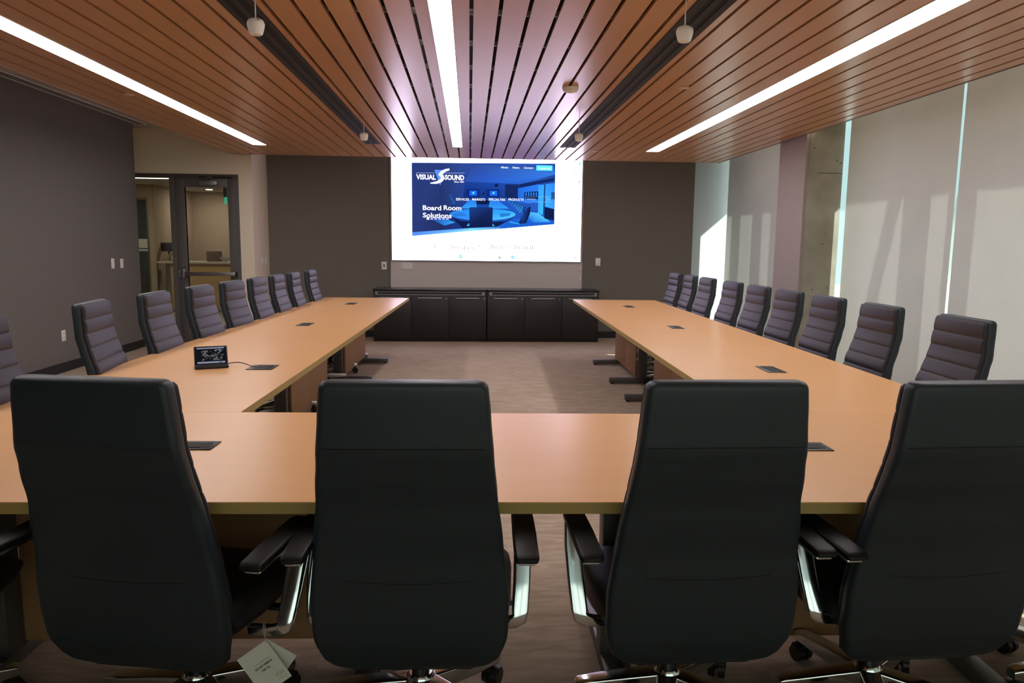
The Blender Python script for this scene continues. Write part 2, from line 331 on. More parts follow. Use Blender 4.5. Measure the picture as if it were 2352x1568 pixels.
# mullions and braces of the facade outside
b = MB()
for y0, y1 in [(6.124, 6.528), (5.562, 5.905), (9.743, 10.111), (9.21, 9.483), (10.56, 10.9), (4.0, 4.25), (2.6, 2.9), (1.2, 1.5)]:
    b.box(4.30, 4.36, y0 - .205, y1 - .235, 0, 3.0, 'outside')
b.box(4.4, 5.6, YB, 13, 3.33, 3.45, 'outside')
def brace(ya, za, yb, zb, wd):
    vs = [Vector((x, y, z)) for x in (4.45, 4.5) for (y, z) in ((ya, za), (ya + wd, za), (yb + wd, zb), (yb, zb))]
    b.add(vs, [(0, 1, 2, 3), (7, 6, 5, 4), (0, 4, 5, 1), (1, 5, 6, 2), (2, 6, 7, 3), (3, 7, 4, 0)], 'outside')
brace(6.10, 2.95, 6.86, 0.3, .20)
struct(b.build('trim_1'), 'facade posts and canopy outside the windows', 'facade')
b = MB(); b.box(4.3, 30, -20, 30, -.3, -.12, 'outside'); struct(b.build('floor'), 'pale paving outside the windows', 'ground')
# concrete column
col = thing('concrete_column', 'bare concrete column standing between the roller blinds', 'column'); col['kind'] = 'structure'
b = MB(); b.box(3.50, 3.865, 7.60, 8.27, 0, RZ, 'concrete')
b.box(3.60, 3.86, 7.599, 7.60, 2.165, 2.17, 'gap_black')
for x, z in [(3.80, 2.30), (3.84, 2.27), (3.70, 1.44), (3.62, .96), (3.78, .98), (3.55, 2.42)]:
    b.cyl((x, 7.598, z), (x, 7.60, z), .006, .006, 'gap_black', 10)
b.build('shaft', col)
b = MB(); b.box(3.47, 3.50, 7.615, 8.27, 0, RZ, 'pink_light_tint'); b.build('side_panel', col)  # thin side panel, pink light on this face painted into its colour
# roller blinds
def blind(y0, y1, lab):
    o = thing('roller_blind', lab, 'blind', group='roller blinds along the windows')
    n = 24; b = MB(); vs = []; fs = []
    zt = RZ - .06
    for i in range(n + 1):
        y = y0 + (y1 - y0) * i / n; x = 3.90 + .004 * math.sin(i * 1.9 + y0 * 3) * math.sin(i * .63)
        vs += [(x, y, .04), (x - .0, y, zt), (x + .003, y, .04), (x + .003, y, zt)]
    for i in range(n):
        a = i * 4; c = a + 4; fs += [(a, a + 1, c + 1, c), (a + 2, c + 2, c + 3, a + 3), (a, c, c + 2, a + 2), (a + 1, a + 3, c + 3, c + 1)]
    fs += [(0, 2, 3, 1), (n * 4, n * 4 + 1, n * 4 + 3, n * 4 + 2)]
    # a single sheet keeps the sun patterns crisp
    sheet = [(i * 4, i * 4 + 1, i * 4 + 5, i * 4 + 4) for i in range(n)]
    b.add(vs, sheet, 'blind_cloth', True); b.build('blind_cloth', o)
    b = MB(); b.box(3.893, 3.913, y0, y1, .015, .045, 'satin', .004); b.build('hem_bar', o)
    b = MB(); b.cyl((3.93, y0, RZ - .04), (3.93, y1, RZ - .04), .03, .03, 'white_plastic'); b.build('roller', o)
blind(8.32, 11.13, 'far pale roller blind between the concrete column and the end wall')
blind(5.815, 7.555, 'pale roller blind just in front of the concrete column')
blind(4.05, 5.785, 'pale roller blind at the right edge, nearer side of the bright slit')
blind(1.7, 4.02, 'pale roller blind beside the nearest seats'); blind(-.7, 1.67, 'pale roller blind beside the camera'); blind(-2.5, -.73, 'pale roller blind behind the camera')

# ------------------------------------------------------------------ ceiling things
def led(x0, x1, y1, lab):
    o = thing('linear_light', lab, 'ceiling light', group='linear lights in the wood ceiling')
    b = MB(); b.box(x0, x1, 1.6, y1, CZ - .003, CZ + .02, 'led'); b.build('diffuser', o)
    b = MB(); b.box(x0 - .004, x0, 1.6, y1 + .004, CZ - .004, CZ + .02, 'white_plastic'); b.box(x1, x1 + .004, 1.6, y1 + .004, CZ - .004, CZ + .02, 'white_plastic'); b.box(x0, x1, y1, y1 + .004, CZ - .004, CZ + .02, 'white_plastic'); b.build('frame', o)
led(-2.610, -2.455, 9.28, 'long white linear light on the left of the wood ceiling')
led(-.205, -.093, 9.13, 'long white linear light running to the top of the big screen')
led(2.175, 2.330, 9.22, 'long white linear light on the right, window side of ceiling')
def slot(x0, x1, y1, lab, bars):
    o = thing('slot_vent', lab, 'vent', group='black slot vents in the wood ceiling')
    b = MB(); b.box(x0, x1, -2.2, y1, CZ - .002, CZ + .01, 'vent_black'); b.build('slot', o)
    for f0, f1 in bars:
        b = MB(); b.box(x0 + (x1 - x0) * f0, x0 + (x1 - x0) * f1, -2.2, y1, CZ - .006, CZ - .002, 'vent_bar'); b.build('bar', o)
slot(-1.225, -1.055, 9.0, 'long black slot vent left of the central light', [(0, .2), (.4, .6), (.85, 1)])
slot(1.075, 1.255, 8.98, 'long black slot vent right of the central light', [(0, .26), (.42, .62), (.78, 1)])
o = thing('slot_diffuser', 'thin double slot air diffuser above the left wall', 'vent')
b = MB(); b.box(-4.255, -4.135, -2, 9.95, RZ - .006, RZ, 'plate_plastic'); b.build('frame', o)
for x in (-4.225, -4.18): b = MB(); b.box(x, x + .022, -2, 9.93, RZ - .008, RZ - .005, 'gap_black'); b.build('slot', o)
def mic(x, y, lab):
    z = 2.40
    o = thing('hanging_microphone', lab, 'microphone', (x, y, z), 0, 'ceiling microphones')
    b = MB(); b.lathe([(.012, -.036), (.026, -.034), (.031, -.028), (.039, .0), (.041, .014), (.040, .018), (.037, .0205), (.0395, .023), (.034, .032), (.020, .038), (.006, .040)], (0, 0, 0), 'white_plastic', 28); b.build('body', o)
    b = MB(); b.cyl((0, 0, .038), (0, 0, CZ - z + .02), .0035, .0025, 'white_plastic', 8); b.build('cable', o)
    b = MB(); b.lathe([(.007, 0), (.006, .004)], (.018, -.029, .024), 'black_plastic', 10); b.build('indicator', o)
mic(-1.01, 3.70, 'white microphone hanging at the top left, near the camera')
mic(1.02, 3.62, 'white microphone hanging at the top right, near the camera')
mic(-1.01, 7.29, 'small white microphone hanging far off, left of the screen')
mic(1.02, 7.05, 'small white microphone hanging far off above the screen right corner')
o = thing('smoke_detector', 'round off-white smoke detector on the wood ceiling', 'smoke detector', (.742, 5.62, CZ))
b = MB(); b.lathe([(.060, -.002), (.060, -.014), (.055, -.024)], (0, 0, 0), 'white_plastic', 32); b.build('base', o)
b = MB(); b.lathe([(.052, -.024), (.048, -.032), (.030, -.038), (.010, -.040)], (0, 0, 0), 'white_plastic', 32); b.build('cover', o)
b = MB(); b.lathe([(.012, -.038), (.010, -.044), (.003, -.045)], (.0, -.018, 0), 'plate_plastic', 14); b.build('sensor', o)
pbr('disc_brown', (.62, .42, .28), .5, nscale=60, namt=.03)
for x, y, lab in [(1.564, 5.52, 'round flat cover disc right of the smoke detector'), (-2.733, 6.27, 'round flat cover disc left of the left linear light'), (-2.74, 9.43, 'small cover disc beyond the end of the left linear light'), (1.554, 9.25, 'small cover disc above the right side of the screen wall')]:
    b = MB(); b.lathe([(.042, 0), (.042, -.006), (.036, -.009)], (x, y, CZ), 'disc_brown', 28); tag(b.build('sprinkler_cover'), lab, 'sprinkler cover', 'cover discs in the wood ceiling')
# cove strip above the wood ceiling, added to warm the blind tops
b = MB(); b.box(3.466, 3.496, -2, 10.2, CZ + .035, CZ + .065, 'cove'); tag(b.build('added_glow_strip'), 'added unseen warm strip above the ceiling edge, for the glow on the blinds', 'cove light')

# ------------------------------------------------------------------ tables (rotated 1.48 deg)
A = .0258; X0, Y0 = -.8915, 2.8736; W = 1.0123; LM = 2.049; G = 2.0011; TZ = .737
def TP(s, t): return (X0 + s * math.cos(A) + t * math.sin(A), Y0 - s * math.sin(A) + t * math.cos(A))
def table(s0, t0, length, along, lab, p0=.43, p1=1.62, inner=1):
    """along 't': long side runs away from camera; 's': across"""
    x, y = TP(s0, t0); o = thing('conference_table', lab, 'table', (x, y, 0), -A, 'tables of the U-shaped arrangement')
    g = .0007
    def bx(b, l0, l1, c0, c1, z0, z1, mat, bev=0):   # l along length, c across
        if along == 't': b.box(c0, c1, l0, l1, z0, z1, mat, bev)
        else: b.box(l0, l1, c0, c1, z0, z1, mat, bev)
    b = MB(); bx(b, g, length - g, g, W - g, TZ - .0025, TZ, 'table_wood'); b.build('table_top', o)
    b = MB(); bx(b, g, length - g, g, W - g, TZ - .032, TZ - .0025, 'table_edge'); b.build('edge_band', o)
    c = W / 2
    for l in (p0, p1):
        b = MB(); bx(b, l - .035, l + .035, c - .30, c + .30, .012, .062, 'leg_metal', .008)
        bx(b, l - .035, l + .035, c - .045 - inner * .035, c + .045 - inner * .035, .05, TZ - .06, 'leg_metal', .006)
        bx(b, l - .03, l + .03, c - .35, c + .35, TZ - .065, TZ - .032, 'leg_metal', .006)
        for q in (-.27, .27): b.cyl(*( ((c + q, l, 0), (c + q, l, .014)) if along == 't' else ((l, c + q, 0), (l, c + q, .014)) ), .02, .02, 'black_plastic', 12)
        b.build('leg', o)
    pm = (p0 + p1) / 2
    for a0, a1 in ((p0 + .03, pm - .002), (pm + .002, p1 + .05)):
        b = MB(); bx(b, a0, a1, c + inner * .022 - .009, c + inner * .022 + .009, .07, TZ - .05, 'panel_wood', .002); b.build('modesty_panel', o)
    return o
# front row (two tables across), side rows (three tables each)
fx0 = -W; 
table(-W - .02, -W, LM - .07, 's', 'front conference table on the left, behind the two left high-back chairs')
table(-W - .09 + LM, -W, (G + 2 * W) - LM + .09, 's', 'front conference table on the right, behind the two right high-back chairs')
for i, lb in enumerate(['left-row conference table with the tablet on it', 'middle conference table of the left row, between two seams', 'left-row conference table nearest the credenza']):
    table(-W, i * LM, LM, 't', lb)
for i, lb in enumerate(['right-row conference table nearest the camera, with sunlight streak', 'middle conference table of the right row, window side', 'right-row conference table nearest the credenza']):
    table(G, i * LM, LM, 't', lb, inner=-1)

# power boxes set in the tops
def power(cx, cy, wx, wy, lab, lines=True):
    o = thing('power_module', lab, 'power outlet box', (cx, cy, TZ), -A, 'black flush power boxes in the tables')
    b = MB(); b.box(-wx / 2, wx / 2, -wy / 2, wy / 2, .0003, .0035, 'power_black', .001); b.build('frame', o)
    b = MB()
    if wx > wy: b.box(-wx * .42, wx * .42, -wy * .28, wy * .28, .0035, .0045, 'vent_bar'); b.box(-wx * .3, wx * .3, -wy * .32, -wy * .28, .0036, .0052, 'gap_black')
    else: b.box(-wx * .28, wx * .28, -wy * .42, wy * .42, .0035, .0045, 'vent_bar'); b.box(wx * .28, wx * .33, -wy * .3, wy * .3, .0036, .0052, 'gap_black')
    b.build('lid', o)
power(-.93, 2.388, .215, .10, 'black power box in the front table, left side')
power(1.095, 2.342, .215, .10, 'black power box in the front table, right side')
power(-1.092, 3.918, .135, .145, 'black power box that the tablet cable runs into')
power(-1.325, 6.010, .105, .21, 'black power box in the middle table of the left row')
power(-1.285, 8.10, .105, .20, 'black power box at the far end of the left row')
power(1.645, 3.880, .10, .20, 'black power box in the right row, nearest the camera')
power(1.695, 5.930, .10, .20, 'black power box in the middle table of the right row')
power(1.745, 7.96, .10, .20, 'black power box at the far end of the right row')

# tablet on its stand
ta = thing('touch_panel', 'small black tablet on a stand showing a dark picture, on the left table', 'tablet', (-1.352, 3.905, TZ), R(22))
b = MB(); ring = lambda y, z, hw: None
b.box(-.083, .083, -.036, .030, .0, .020, 'black_plastic', .008, seg=3); b.build('stand', ta)
Mt = Matrix.Translation((0, .0, .010)) @ Matrix.Rotation(R(-22), 4, 'X')
b = MB(); b.box(-.082, .082, -.004, .006, .0, .108, 'black_plastic', .003, M=Mt); b.build('display', ta)
b = MB(); b.col = []
def pq(x0, x1, z0, z1, c, dy=-.0046):
    b.add([Mt @ Vector(p) for p in ((x0, dy, z0), (x1, dy, z0), (x1, dy, z1), (x0, dy, z1))], [(0, 1, 2, 3)], 'panel_pixels'); b.col.append([c])
pq(-.076, .076, .012, .102, (.012, .013, .016)); pq(-.068, .066, .093, .100, (.42, .45, .62), -.0049); pq(-.068, .068, .015, .024, (.45, .48, .62), -.0049)
pq(.038, .052, .018, .021, (.02, .02, .05), -.0052)
rr = random.Random(3)
for k in range(70):
    cx = rr.uniform(-.045, .058); cz = rr.uniform(.032, .088); s = rr.uniform(.002, .006); g_ = rr.uniform(.05, .38); a = rr.uniform(0, 3.1)
    vs = [Mt @ Vector((cx + s * 1.6 * math.cos(a + q), -.0049 - k * 2e-6, cz + s * math.sin(a * 1.3 + q))) for q in (0, 1.3, 2.6, 4.2)]
    b.add(vs, [(0, 1, 2, 3)], 'panel_pixels'); b.col.append([(g_, g_ * 1.02, g_ * 1.12)])
b.build('screen_picture', ta)
pts = [(.078, -.002, .018), (.105, .0, .022), (.135, .0, .022), (.165, -.020, .016), (.195, -.052, .006), (.21, -.065, .005)]
import itertools
def smooth(pts, n=6):
    P = [Vector(p) for p in pts]; P = [P[0]] + P + [P[-1]]; out = []
    for i in range(1, len(P) - 2):
        for k in range(n):
            t = k / n; a, b_, c, d = P[i - 1], P[i], P[i + 1], P[i + 2]
            out.append(.5 * ((2 * b_) + (c - a) * t + (2 * a - 5 * b_ + 4 * c - d) * t * t + (3 * b_ - a - 3 * c + d) * t ** 3))
    return out + [P[-2]]
b = MB(); b.tube(smooth(pts), .0025, 'black_plastic'); b.build('cable', ta)

# ------------------------------------------------------------------ conference chair
def rrect(hw, y0, y1, r, n=5):
    """rounded rectangle ring in (x, y)"""
    pts = []; r = min(r, hw * .95, (y1 - y0) * .49)
    for cx, cy, a0 in ((hw - r, y1 - r, 0), (-hw + r, y1 - r, 90), (-hw + r, y0 + r, 180), (hw - r, y0 + r, 270)):
        for k in range(n + 1):
            a = R(a0 + 90 * k / n); pts.append((cx + r * math.cos(a), cy + r * math.sin(a)))
    return pts
def interp(tab, z):
    if z <= tab[0][0]: return tab[0][1]
    for (a, va), (c, vc) in zip(tab, tab[1:]):
        if z <= c:
            t = (z - a) / (c - a); t = t * t * (3 - 2 * t) * .5 + t * .5; return va + (vc - va) * t
    return tab[-1][1]
REAR = [(.275, -.215), (.31, -.25), (.38, -.278), (.48, -.292), (.60, -.305), (.75, -.335), (.86, -.368), (.92, -.384), (1.08, -.395)]
HALF = [(.275, .165), (.295, .200), (.33, .232), (.40, .250), (.50, .252), (.66, .235), (.80, .219), (.90, .210), (1.0, .202), (1.08, .195)]
def make_chair():
    root = thing('conference_chair', '', 'chair')
    TOPZ = 1.085
    # rear shell
    b = MB(); rings = []; zs = [.275, .280, .29, .305, .325, .35] + [.37 + .02 * k for k in range(34)] + [1.05, 1.065, 1.071, 1.077, 1.082, 1.085]
    for z in zs:
        yr = interp(REAR, z); hw = interp(HALF, z); th = .048
        if z > 1.065: q = (z - 1.065) / .020; inset = .013 * (1 - math.sqrt(max(0, 1 - q * q))); hw -= inset * 1.2; yr += inset * .8; th -= inset * 1.2
        if z < .31: q = (.31 - z) / .035; th = .048 - .015 * q
        if abs(z - .59) < .001: pass
        rings.append([Vector((x, y, z)) for x, y in rrect(hw, yr, yr + th, .018)])
    b.loft(rings, 'leather'); 
    b.build('backrest', root)
    # stitched seam lines on the rear
    for zc, dip, hw in ((.925, 0, .19), (.565, .010, .165)):
        b = MB(); pts = []
        for k in range(17):
            x = -hw + 2 * hw * k / 16; z = zc - dip * (1 - (x / hw) ** 2); pts.append((x, interp(REAR, z) - .0003, z))
        b.tube(pts, .0011, 'seat_leather', 6); b.build('seam', root)
    # ribbed front cushion
    b = MB(); rings = []; z = .45
    while z < 1.080:
        yr = interp(REAR, z) + .040; hw = interp(HALF, z) - .003; ph = ((z - .45) / .0695) % 1.0
        rib = .0062 * max(0, math.sin(math.pi * ph)) ** .45
        th = .018 + rib
        if z > 1.066: hw -= .010 * ((z - 1.066) / .012) ** 2
        rings.append([Vector((x, y, z)) for x, y in rrect(hw, yr, yr + th, .016, 4)]); z += .0695 / 10
    b.loft(rings, 'leather_front'); b.build('back_cushion', root)
    # seat
    b = MB(); prof = [(-.255, .40, .455, .225), (-.20, .375, .468, .250), (-.08, .365, .470, .262), (.06, .365, .472, .268), (.13, .375, .466, .266), (.165, .392, .452, .262), (.18, .41, .435, .258)]
    rings = []
    for y, z0, z1, hw in prof:
        rr_ = rrect(hw, z0, z1, .035, 5); rings.append([Vector((x, y, z)) for x, z in rr_])
    b.loft(rings, 'seat_leather'); b.build('seat', root)
    # arms
    for sx in (1, -1):
        b = MB()
        path = [((.290, -.085, .646), .021, .030), ((.292, -.090, .632), .023, .032), ((.293, -.112, .580), .024, .032), ((.289, -.155, .490), .023, .030), ((.284, -.188, .425), .022, .026), ((.281, -.196, .408), .020, .020), ((.268, -.197, .400), .017, .020), ((.24, -.192, .394), .014, .022), ((.18, -.18, .387), .013, .022)]
        rings = []
        for i, (p, a, c) in enumerate(path):
            p = Vector(p); q0 = Vector(path[max(i - 1, 0)][0]); q1 = Vector(path[min(i + 1, len(path) - 1)][0]); d = (q1 - q0).normalized()
            u = Vector((0, 1, 0)) - d * d.y; u.normalize(); v_ = d.cross(u)
            # blade-like section: wide across x on riser
            ring = []
            for k in range(16):
                t = 2 * math.pi * k / 16; cx = math.copysign(abs(math.cos(t)) ** .32, math.cos(t)); sy = math.copysign(abs(math.sin(t)) ** .32, math.sin(t))
                q = p + v_ * (a * cx) + u * (c * .5 * sy); ring.append(Vector((q.x * sx, q.y, q.z)))
            rings.append(ring)
        b.loft(rings, 'polished')
        b.box(min(sx * .270, sx * .310), max(sx * .270, sx * .310), -.375, -.075, .636, .644, 'polished', .003)
        arm = b.build('armrest', root)
        b = MB(); rings = []
        for y, hw, z0, z1 in ((-.392, .022, .650, .656), (-.388, .027, .647, .661), (-.375, .030, .646, .666), (-.23, .031, .646, .669), (-.10, .030, .646, .668), (-.075, .027, .647, .664), (-.068, .021, .650, .658)):
            rings.append([Vector((sx * .290 + x, y, z)) for x, z in rrect(hw, z0, z1, .008, 4)])
        b.loft(rings, 'pad_black'); b.build('arm_pad', arm)
    # mechanism + lift
    b = MB(); b.box(-.11, .11, -.16, .09, .325, .375, 'black_plastic', .012); b.cyl((.02, .02, .345), (.24, .02, .345), .006, .006, 'black_plastic', 8); b.box(.22, .27, .005, .035, .339, .351, 'black_plastic', .004); b.build('mechanism', root)
    b = MB(); b.cyl((0, 0, .12), (0, 0, .23), .026, .026, 'black_plastic', 20); b.cyl((0, 0, .23), (0, 0, .33), .016, .016, 'polished', 16); b.build('gas_lift', root)
    # five star base
    b = MB(); b.lathe([(.030, .075), (.045, .085), (.045, .125), (.034, .140)], (0, 0, 0), 'polished', 24)
    for k in range(5):
        a = R(90 + 72 * k + 18); M = Matrix.Rotation(a, 4, 'Z')
        rings = []
        for r, hw, z0, z1 in ((.03, .030, .070, .130), (.12, .028, .070, .122), (.22, .025, .070, .112), (.272, .022, .070, .106), (.284, .017, .073, .100)):
            rings.append([M @ Vector((r, y, z)) for y, z in rrect(hw, z0, z1, .007, 3)])
        b.loft(rings, 'polished')
    base = b.build('base', root)
    for k in range(5):
        a = R(90 + 72 * k + 18); M = Matrix.Translation((.265 * math.cos(a), .265 * math.sin(a), 0)) @ Matrix.Rotation(a + .9 * k, 4, 'Z')
        b = MB()
        for sy in (-1, 1):
            p = M @ Vector((0, sy * .007, .029)); q = M @ Vector((0, sy * .026, .029)); b.cyl(p, q, .029, .027, 'black_plastic', 20)
        b.cyl(M @ Vector((0, 0, .03)), M @ Vector((0, 0, .078)), .008, .008, 'black_plastic', 10); b.box(-.02, .022, -.027, .027, .035, .060, 'black_plastic', .008, M=M)
        b.build('caster', base)
    return root
proto = make_chair(); used = [False]
def chair(x, y, rz, lab, group):
    o = proto if not used[0] else copy_tree(proto); used[0] = True
    o.location = (x, y, 0); o.rotation_euler = (0, 0, R(rz)); o['label'] = lab; o['group'] = group; return o
FR = 'high-back chairs at the front table'
chair(-.803, 2.085, -10, 'black high-back chair seen from behind, with a paper tag on its arm', FR)
chair(-.140, 2.055, -1.5, 'black high-back chair seen from behind, second of four in full view from the left', FR)
chair(.605, 2.055, 1, 'black high-back chair seen from behind, left of the rightmost big chair', FR)
chair(1.228, 2.05, 2, 'black high-back chair seen from behind, cut by the right edge of the photo', FR)
chair(-1.62, 2.05, -4, 'black high-back chair mostly out of frame at the left edge, seat and arm showing', FR)
chair(1.98, 2.07, 3, 'black high-back chair mostly out of frame beyond the right edge', FR)
FRONT = [q for q in C.objects if q.get('group') == FR]
RG = 'high-back chairs along the window side'
RY = [3.34, 4.05, 4.70, 5.33, 5.95, 6.60, 7.38, 8.03, 8.66]
RL = ['nearest ribbed black chair on the window side, largest of that row', 'ribbed black chair on the window side, next to the nearest one', 'ribbed black chair before the bright slit right of the concrete column',
      'ribbed black chair in front of the concrete column', 'ribbed black chair in front of the far roller blind, left of the column', 'ribbed black chair on the window side, fourth counting from the screen wall',
      'ribbed black chair before the white sunlit end wall, third from the far end', 'ribbed black chair on the window side, second from the far end', 'farthest ribbed black chair on the window side, against the dark wall']
for i, (y, lb) in enumerate(zip(RY, RL)):
    x = 2.385 + .0258 * (y - 5) - .385 + (.0 if i else .01)
    chair(x, y, 90 - [3, 2, 1, 0, 0, 0, 0, 3, 0][i], lb, RG)
LG = 'high-back chairs along the door side'
LY = [3.04, 3.95, 4.63, 5.32, 5.97, 6.62, 7.24, 7.86, 8.60]
LL = ['ribbed black chair cut by the left edge of the photo', 'ribbed black chair on the left row standing before the wall outlet', 'ribbed black chair on the left row just beyond the end of the dark left wall',
      'ribbed black chair on the left row in front of the door hinge side', 'ribbed black chair on the left row in front of the door push bar', 'ribbed black left-row chair in front of the pale wall right of the door',
      'ribbed black chair third from the far end of the left row', 'ribbed black chair second from the far end of the left row', 'farthest ribbed black chair of the left row, standing apart by a gap']
for i, (y, lb) in enumerate(zip(LY, LL)):
    x = -1.90 + .0258 * (y - 5) + .345
    chair(x, y, -90 + [3, 8, 2, -2, -4, -1, 0, 1, 0][i], lb, LG)

# adjustable arms: pulled out a little on two of the front chairs
def arm_out(root, left, dx):
    for q in root.children:
        if q.name.startswith('armrest'):
            isl = q.data.vertices[0].co.x < 0
            if isl == left: q.location.x += -dx if left else dx
arm_out(FRONT[0], False, .085); arm_out(FRONT[1], True, -.024); arm_out(FRONT[2], True, .025); arm_out(FRONT[2], False, -.024); arm_out(FRONT[3], True, .006)
# paper tag hanging from the arm
tg = thing('paper_tag', 'folded white paper tag on a string hanging from the chair arm', 'tag', (-.514, 1.79, .385), 0)
# front leaf: local (a, y, c): a runs down-right, c runs down-left
def leaf(e1, e2, org, yoff, name, tilt=0):
    o_, p1, p2 = Vector(org), Vector(e1), Vector(e2); nrm = Vector((0, .0007, 0)); bb = MB()
    q = [o_, o_ + p1, o_ + p1 + p2, o_ + p2]; vs = [v_ + Vector((0, yoff, 0)) for v_ in q] + [v_ + Vector((0, yoff, 0)) + nrm for v_ in q]
    bb.add(vs, [(0, 1, 2, 3), (7, 6, 5, 4), (0, 4, 5, 1), (1, 5, 6, 2), (2, 6, 7, 3), (3, 7, 4, 0)], 'paper'); return bb.build(name, tg)
E1 = Vector((.066, -.012, -.092)); E2 = Vector((-.072, -.006, -.050))
front_leaf = leaf(E1, E2, (0, 0, .010), 0, 'front_leaf'); leaf(Vector((.072, .012, -.055)), Vector((-.045, .006, -.07)), (0, .004, .010), .002, 'back_leaf')
u1 = -E2.normalized(); v1 = -E1.normalized(); O1 = Vector((0, 0, .010)) + E2
def pl(ox, oy): return lambda x, y: O1 + u1 * (ox + x) + E1.normalized() * (oy - y) + Vector((0, -.0006, 0))
b = MB(); text_into(b, 'DO NOT REMOVE', 'ink', pl(.022, .052), width=.050, size=.0080, bold=.0002); text_into(b, 'THIS TAG.', 'ink', pl(.034, .063), width=.026, size=.0080, bold=.0002)
text_into(b, 'PLEASE REMEMBER', 'grey_ink', pl(.026, .041), width=.040, size=.0045); text_into(b, 'HON', 'green_ink', pl(.056, .094), width=.023, size=.013); text_into(b, 'FURNITURE', 'grey_ink', pl(.056, .102), width=.024, size=.0035)
b.build('lettering', front_leaf)
b = MB(); b.tube([(0, -.001, .002), (-.004, 0, .025), (-.008, .01, .052)], .0008, 'string', 6); b.tube([(0, .002, .002), (-.001, .003, .025), (-.004, .012, .050)], .0008, 'string', 6)
b.cyl((0, -.0012, -.002), (0, .0002, -.002), .0024, .0024, 'gap_black', 12); b.build('string', tg)

# ------------------------------------------------------------------ credenzas
def credenza(x0, x1, lab, locks):
    o = thing('credenza', lab, 'cabinet', ((x0 + x1) / 2, 10.52, 0), 0, 'black credenzas under the screen'); w_ = (x1 - x0) / 2 - .003
    b = MB(); b.box(-w_, w_, .02, .50, .0, .724, 'credenza', .002); b.build('body', o)
    b = MB(); b.box(-w_ - .002, w_ + .002, -.005, .508, .724, .752, 'credenza_top', .003); b.build('top', o)
    b = MB(); b.box(-w_ + .03, w_ - .03, .012, .022, .668, .716, 'grille', .001)
    b.box(-w_ + .065, w_ - .065, .0105, .0125, .680, .708, 'vent_bar'); b.build('vent_grille', o)
    n = 3; dw = 2 * w_ / n
    for k in range(n):
        a = -w_ + k * dw + .003; c = a + dw - .006
        b = MB(); b.box(a, c, 0, .02, .045, .655, 'credenza', .0015); d = b.build('door', o)
        b = MB(); b.box(a + .09, c - .10, -.022, -.012, .622, .634, 'satin', .002); b.cyl((a + .11, -.014, .628), (a + .11, 0, .628), .004, .004, 'satin', 8); b.cyl((c - .12, -.014, .628), (c - .12, 0, .628), .004, .004, 'satin', 8); b.build('handle', d)
        b = MB(); b.cyl((c - .035, -.004, .622), (c - .035, .001, .622), .010, .010, 'satin', 14); b.build('lock', d)
credenza(-1.366, .25, 'long black three-door credenza, left one under the screen', 0)
credenza(.256, 1.872, 'long black three-door credenza, right one under the screen', 0)

# ------------------------------------------------------------------ video wall
vw = thing('video_wall_screen', 'huge glowing wall screen showing a website with a blue boardroom picture', 'screen', (0, 0, 0))
SX0, SX1, SZ0, SZ1, SY = -1.143, 1.662, 1.149, 2.727, 11.035
b = MB(); b.box(SX0 - .008, SX1 + .008, SY, 11.075, SZ0 - .008, SZ1, 'black_plastic', .002); b.build('housing', vw)
KX = (SX1 - SX0) / 1767; KZ = .001562
def P(u, v_, lay=0): return Vector((SX0 + (u - 243) * KX, SY - .001 - lay * .0005, 2.655 - (v_ - 78 - (u - 243) * .011) * KZ))
def page(): b = MB(); b.col = []; return b
def dim(c):
    return tuple(q * (.285 if max(c) < .8 else .27) for q in c)
def poly(b, pts, cols, lay):
    b.add([P(u, v_, lay) for u, v_ in pts], [tuple(range(len(pts)))], 'screen_pixels'); b.col.append([dim(q) for q in cols] if isinstance(cols, list) else [dim(cols)])
WHT = (1, 1, 1)
b = MB(); b.col = []; b.add([(SX0, SY - .001, SZ0), (SX1, SY - .001, SZ0), (SX1, SY - .001, SZ1), (SX0, SY - .001, SZ1)], [(0, 1, 2, 3)], 'screen_pixels'); b.col.append([(1.0, .86, 1.16)]); b.build('display', vw)
NV = (.018, .035, .155); NV2 = (.022, .055, .24); B1 = (.010, .07, .42); B2 = (.018, .16, .72); CY = (.05, .40, .95); CY2 = (.13, .62, 1.0); DK = (.004, .010, .055); DK2 = (.006, .018, .10)
b = page()
# backdrop in columns
cols_top = [(430, NV), (700, NV), (900, NV2), (1150, (.015, .06, .33)), (1400, (.02, .09, .45)), (1600, (.02, .08, .38)), (1756, (.015, .05, .25))]
cols_bot = [(430, NV), (700, (.012, .02, .09)), (900, (.006, .03, .20)), (1150, (.008, .06, .38)), (1400, (.01, .07, .42)), (1600, (.01, .06, .36)), (1756, (.01, .07, .42))]
def yb(u): return 818 + (u - 430) * (705 - 818) / (1750 - 430)
for (a, ca), (c, cc), (_, da), (_, dc) in zip(cols_top, cols_top[1:], cols_bot, cols_bot[1:]):
    poly(b, [(a, yb(a)), (c, yb(c)), (c, 140), (a, 140)], [da, dc, cc, ca], 1)
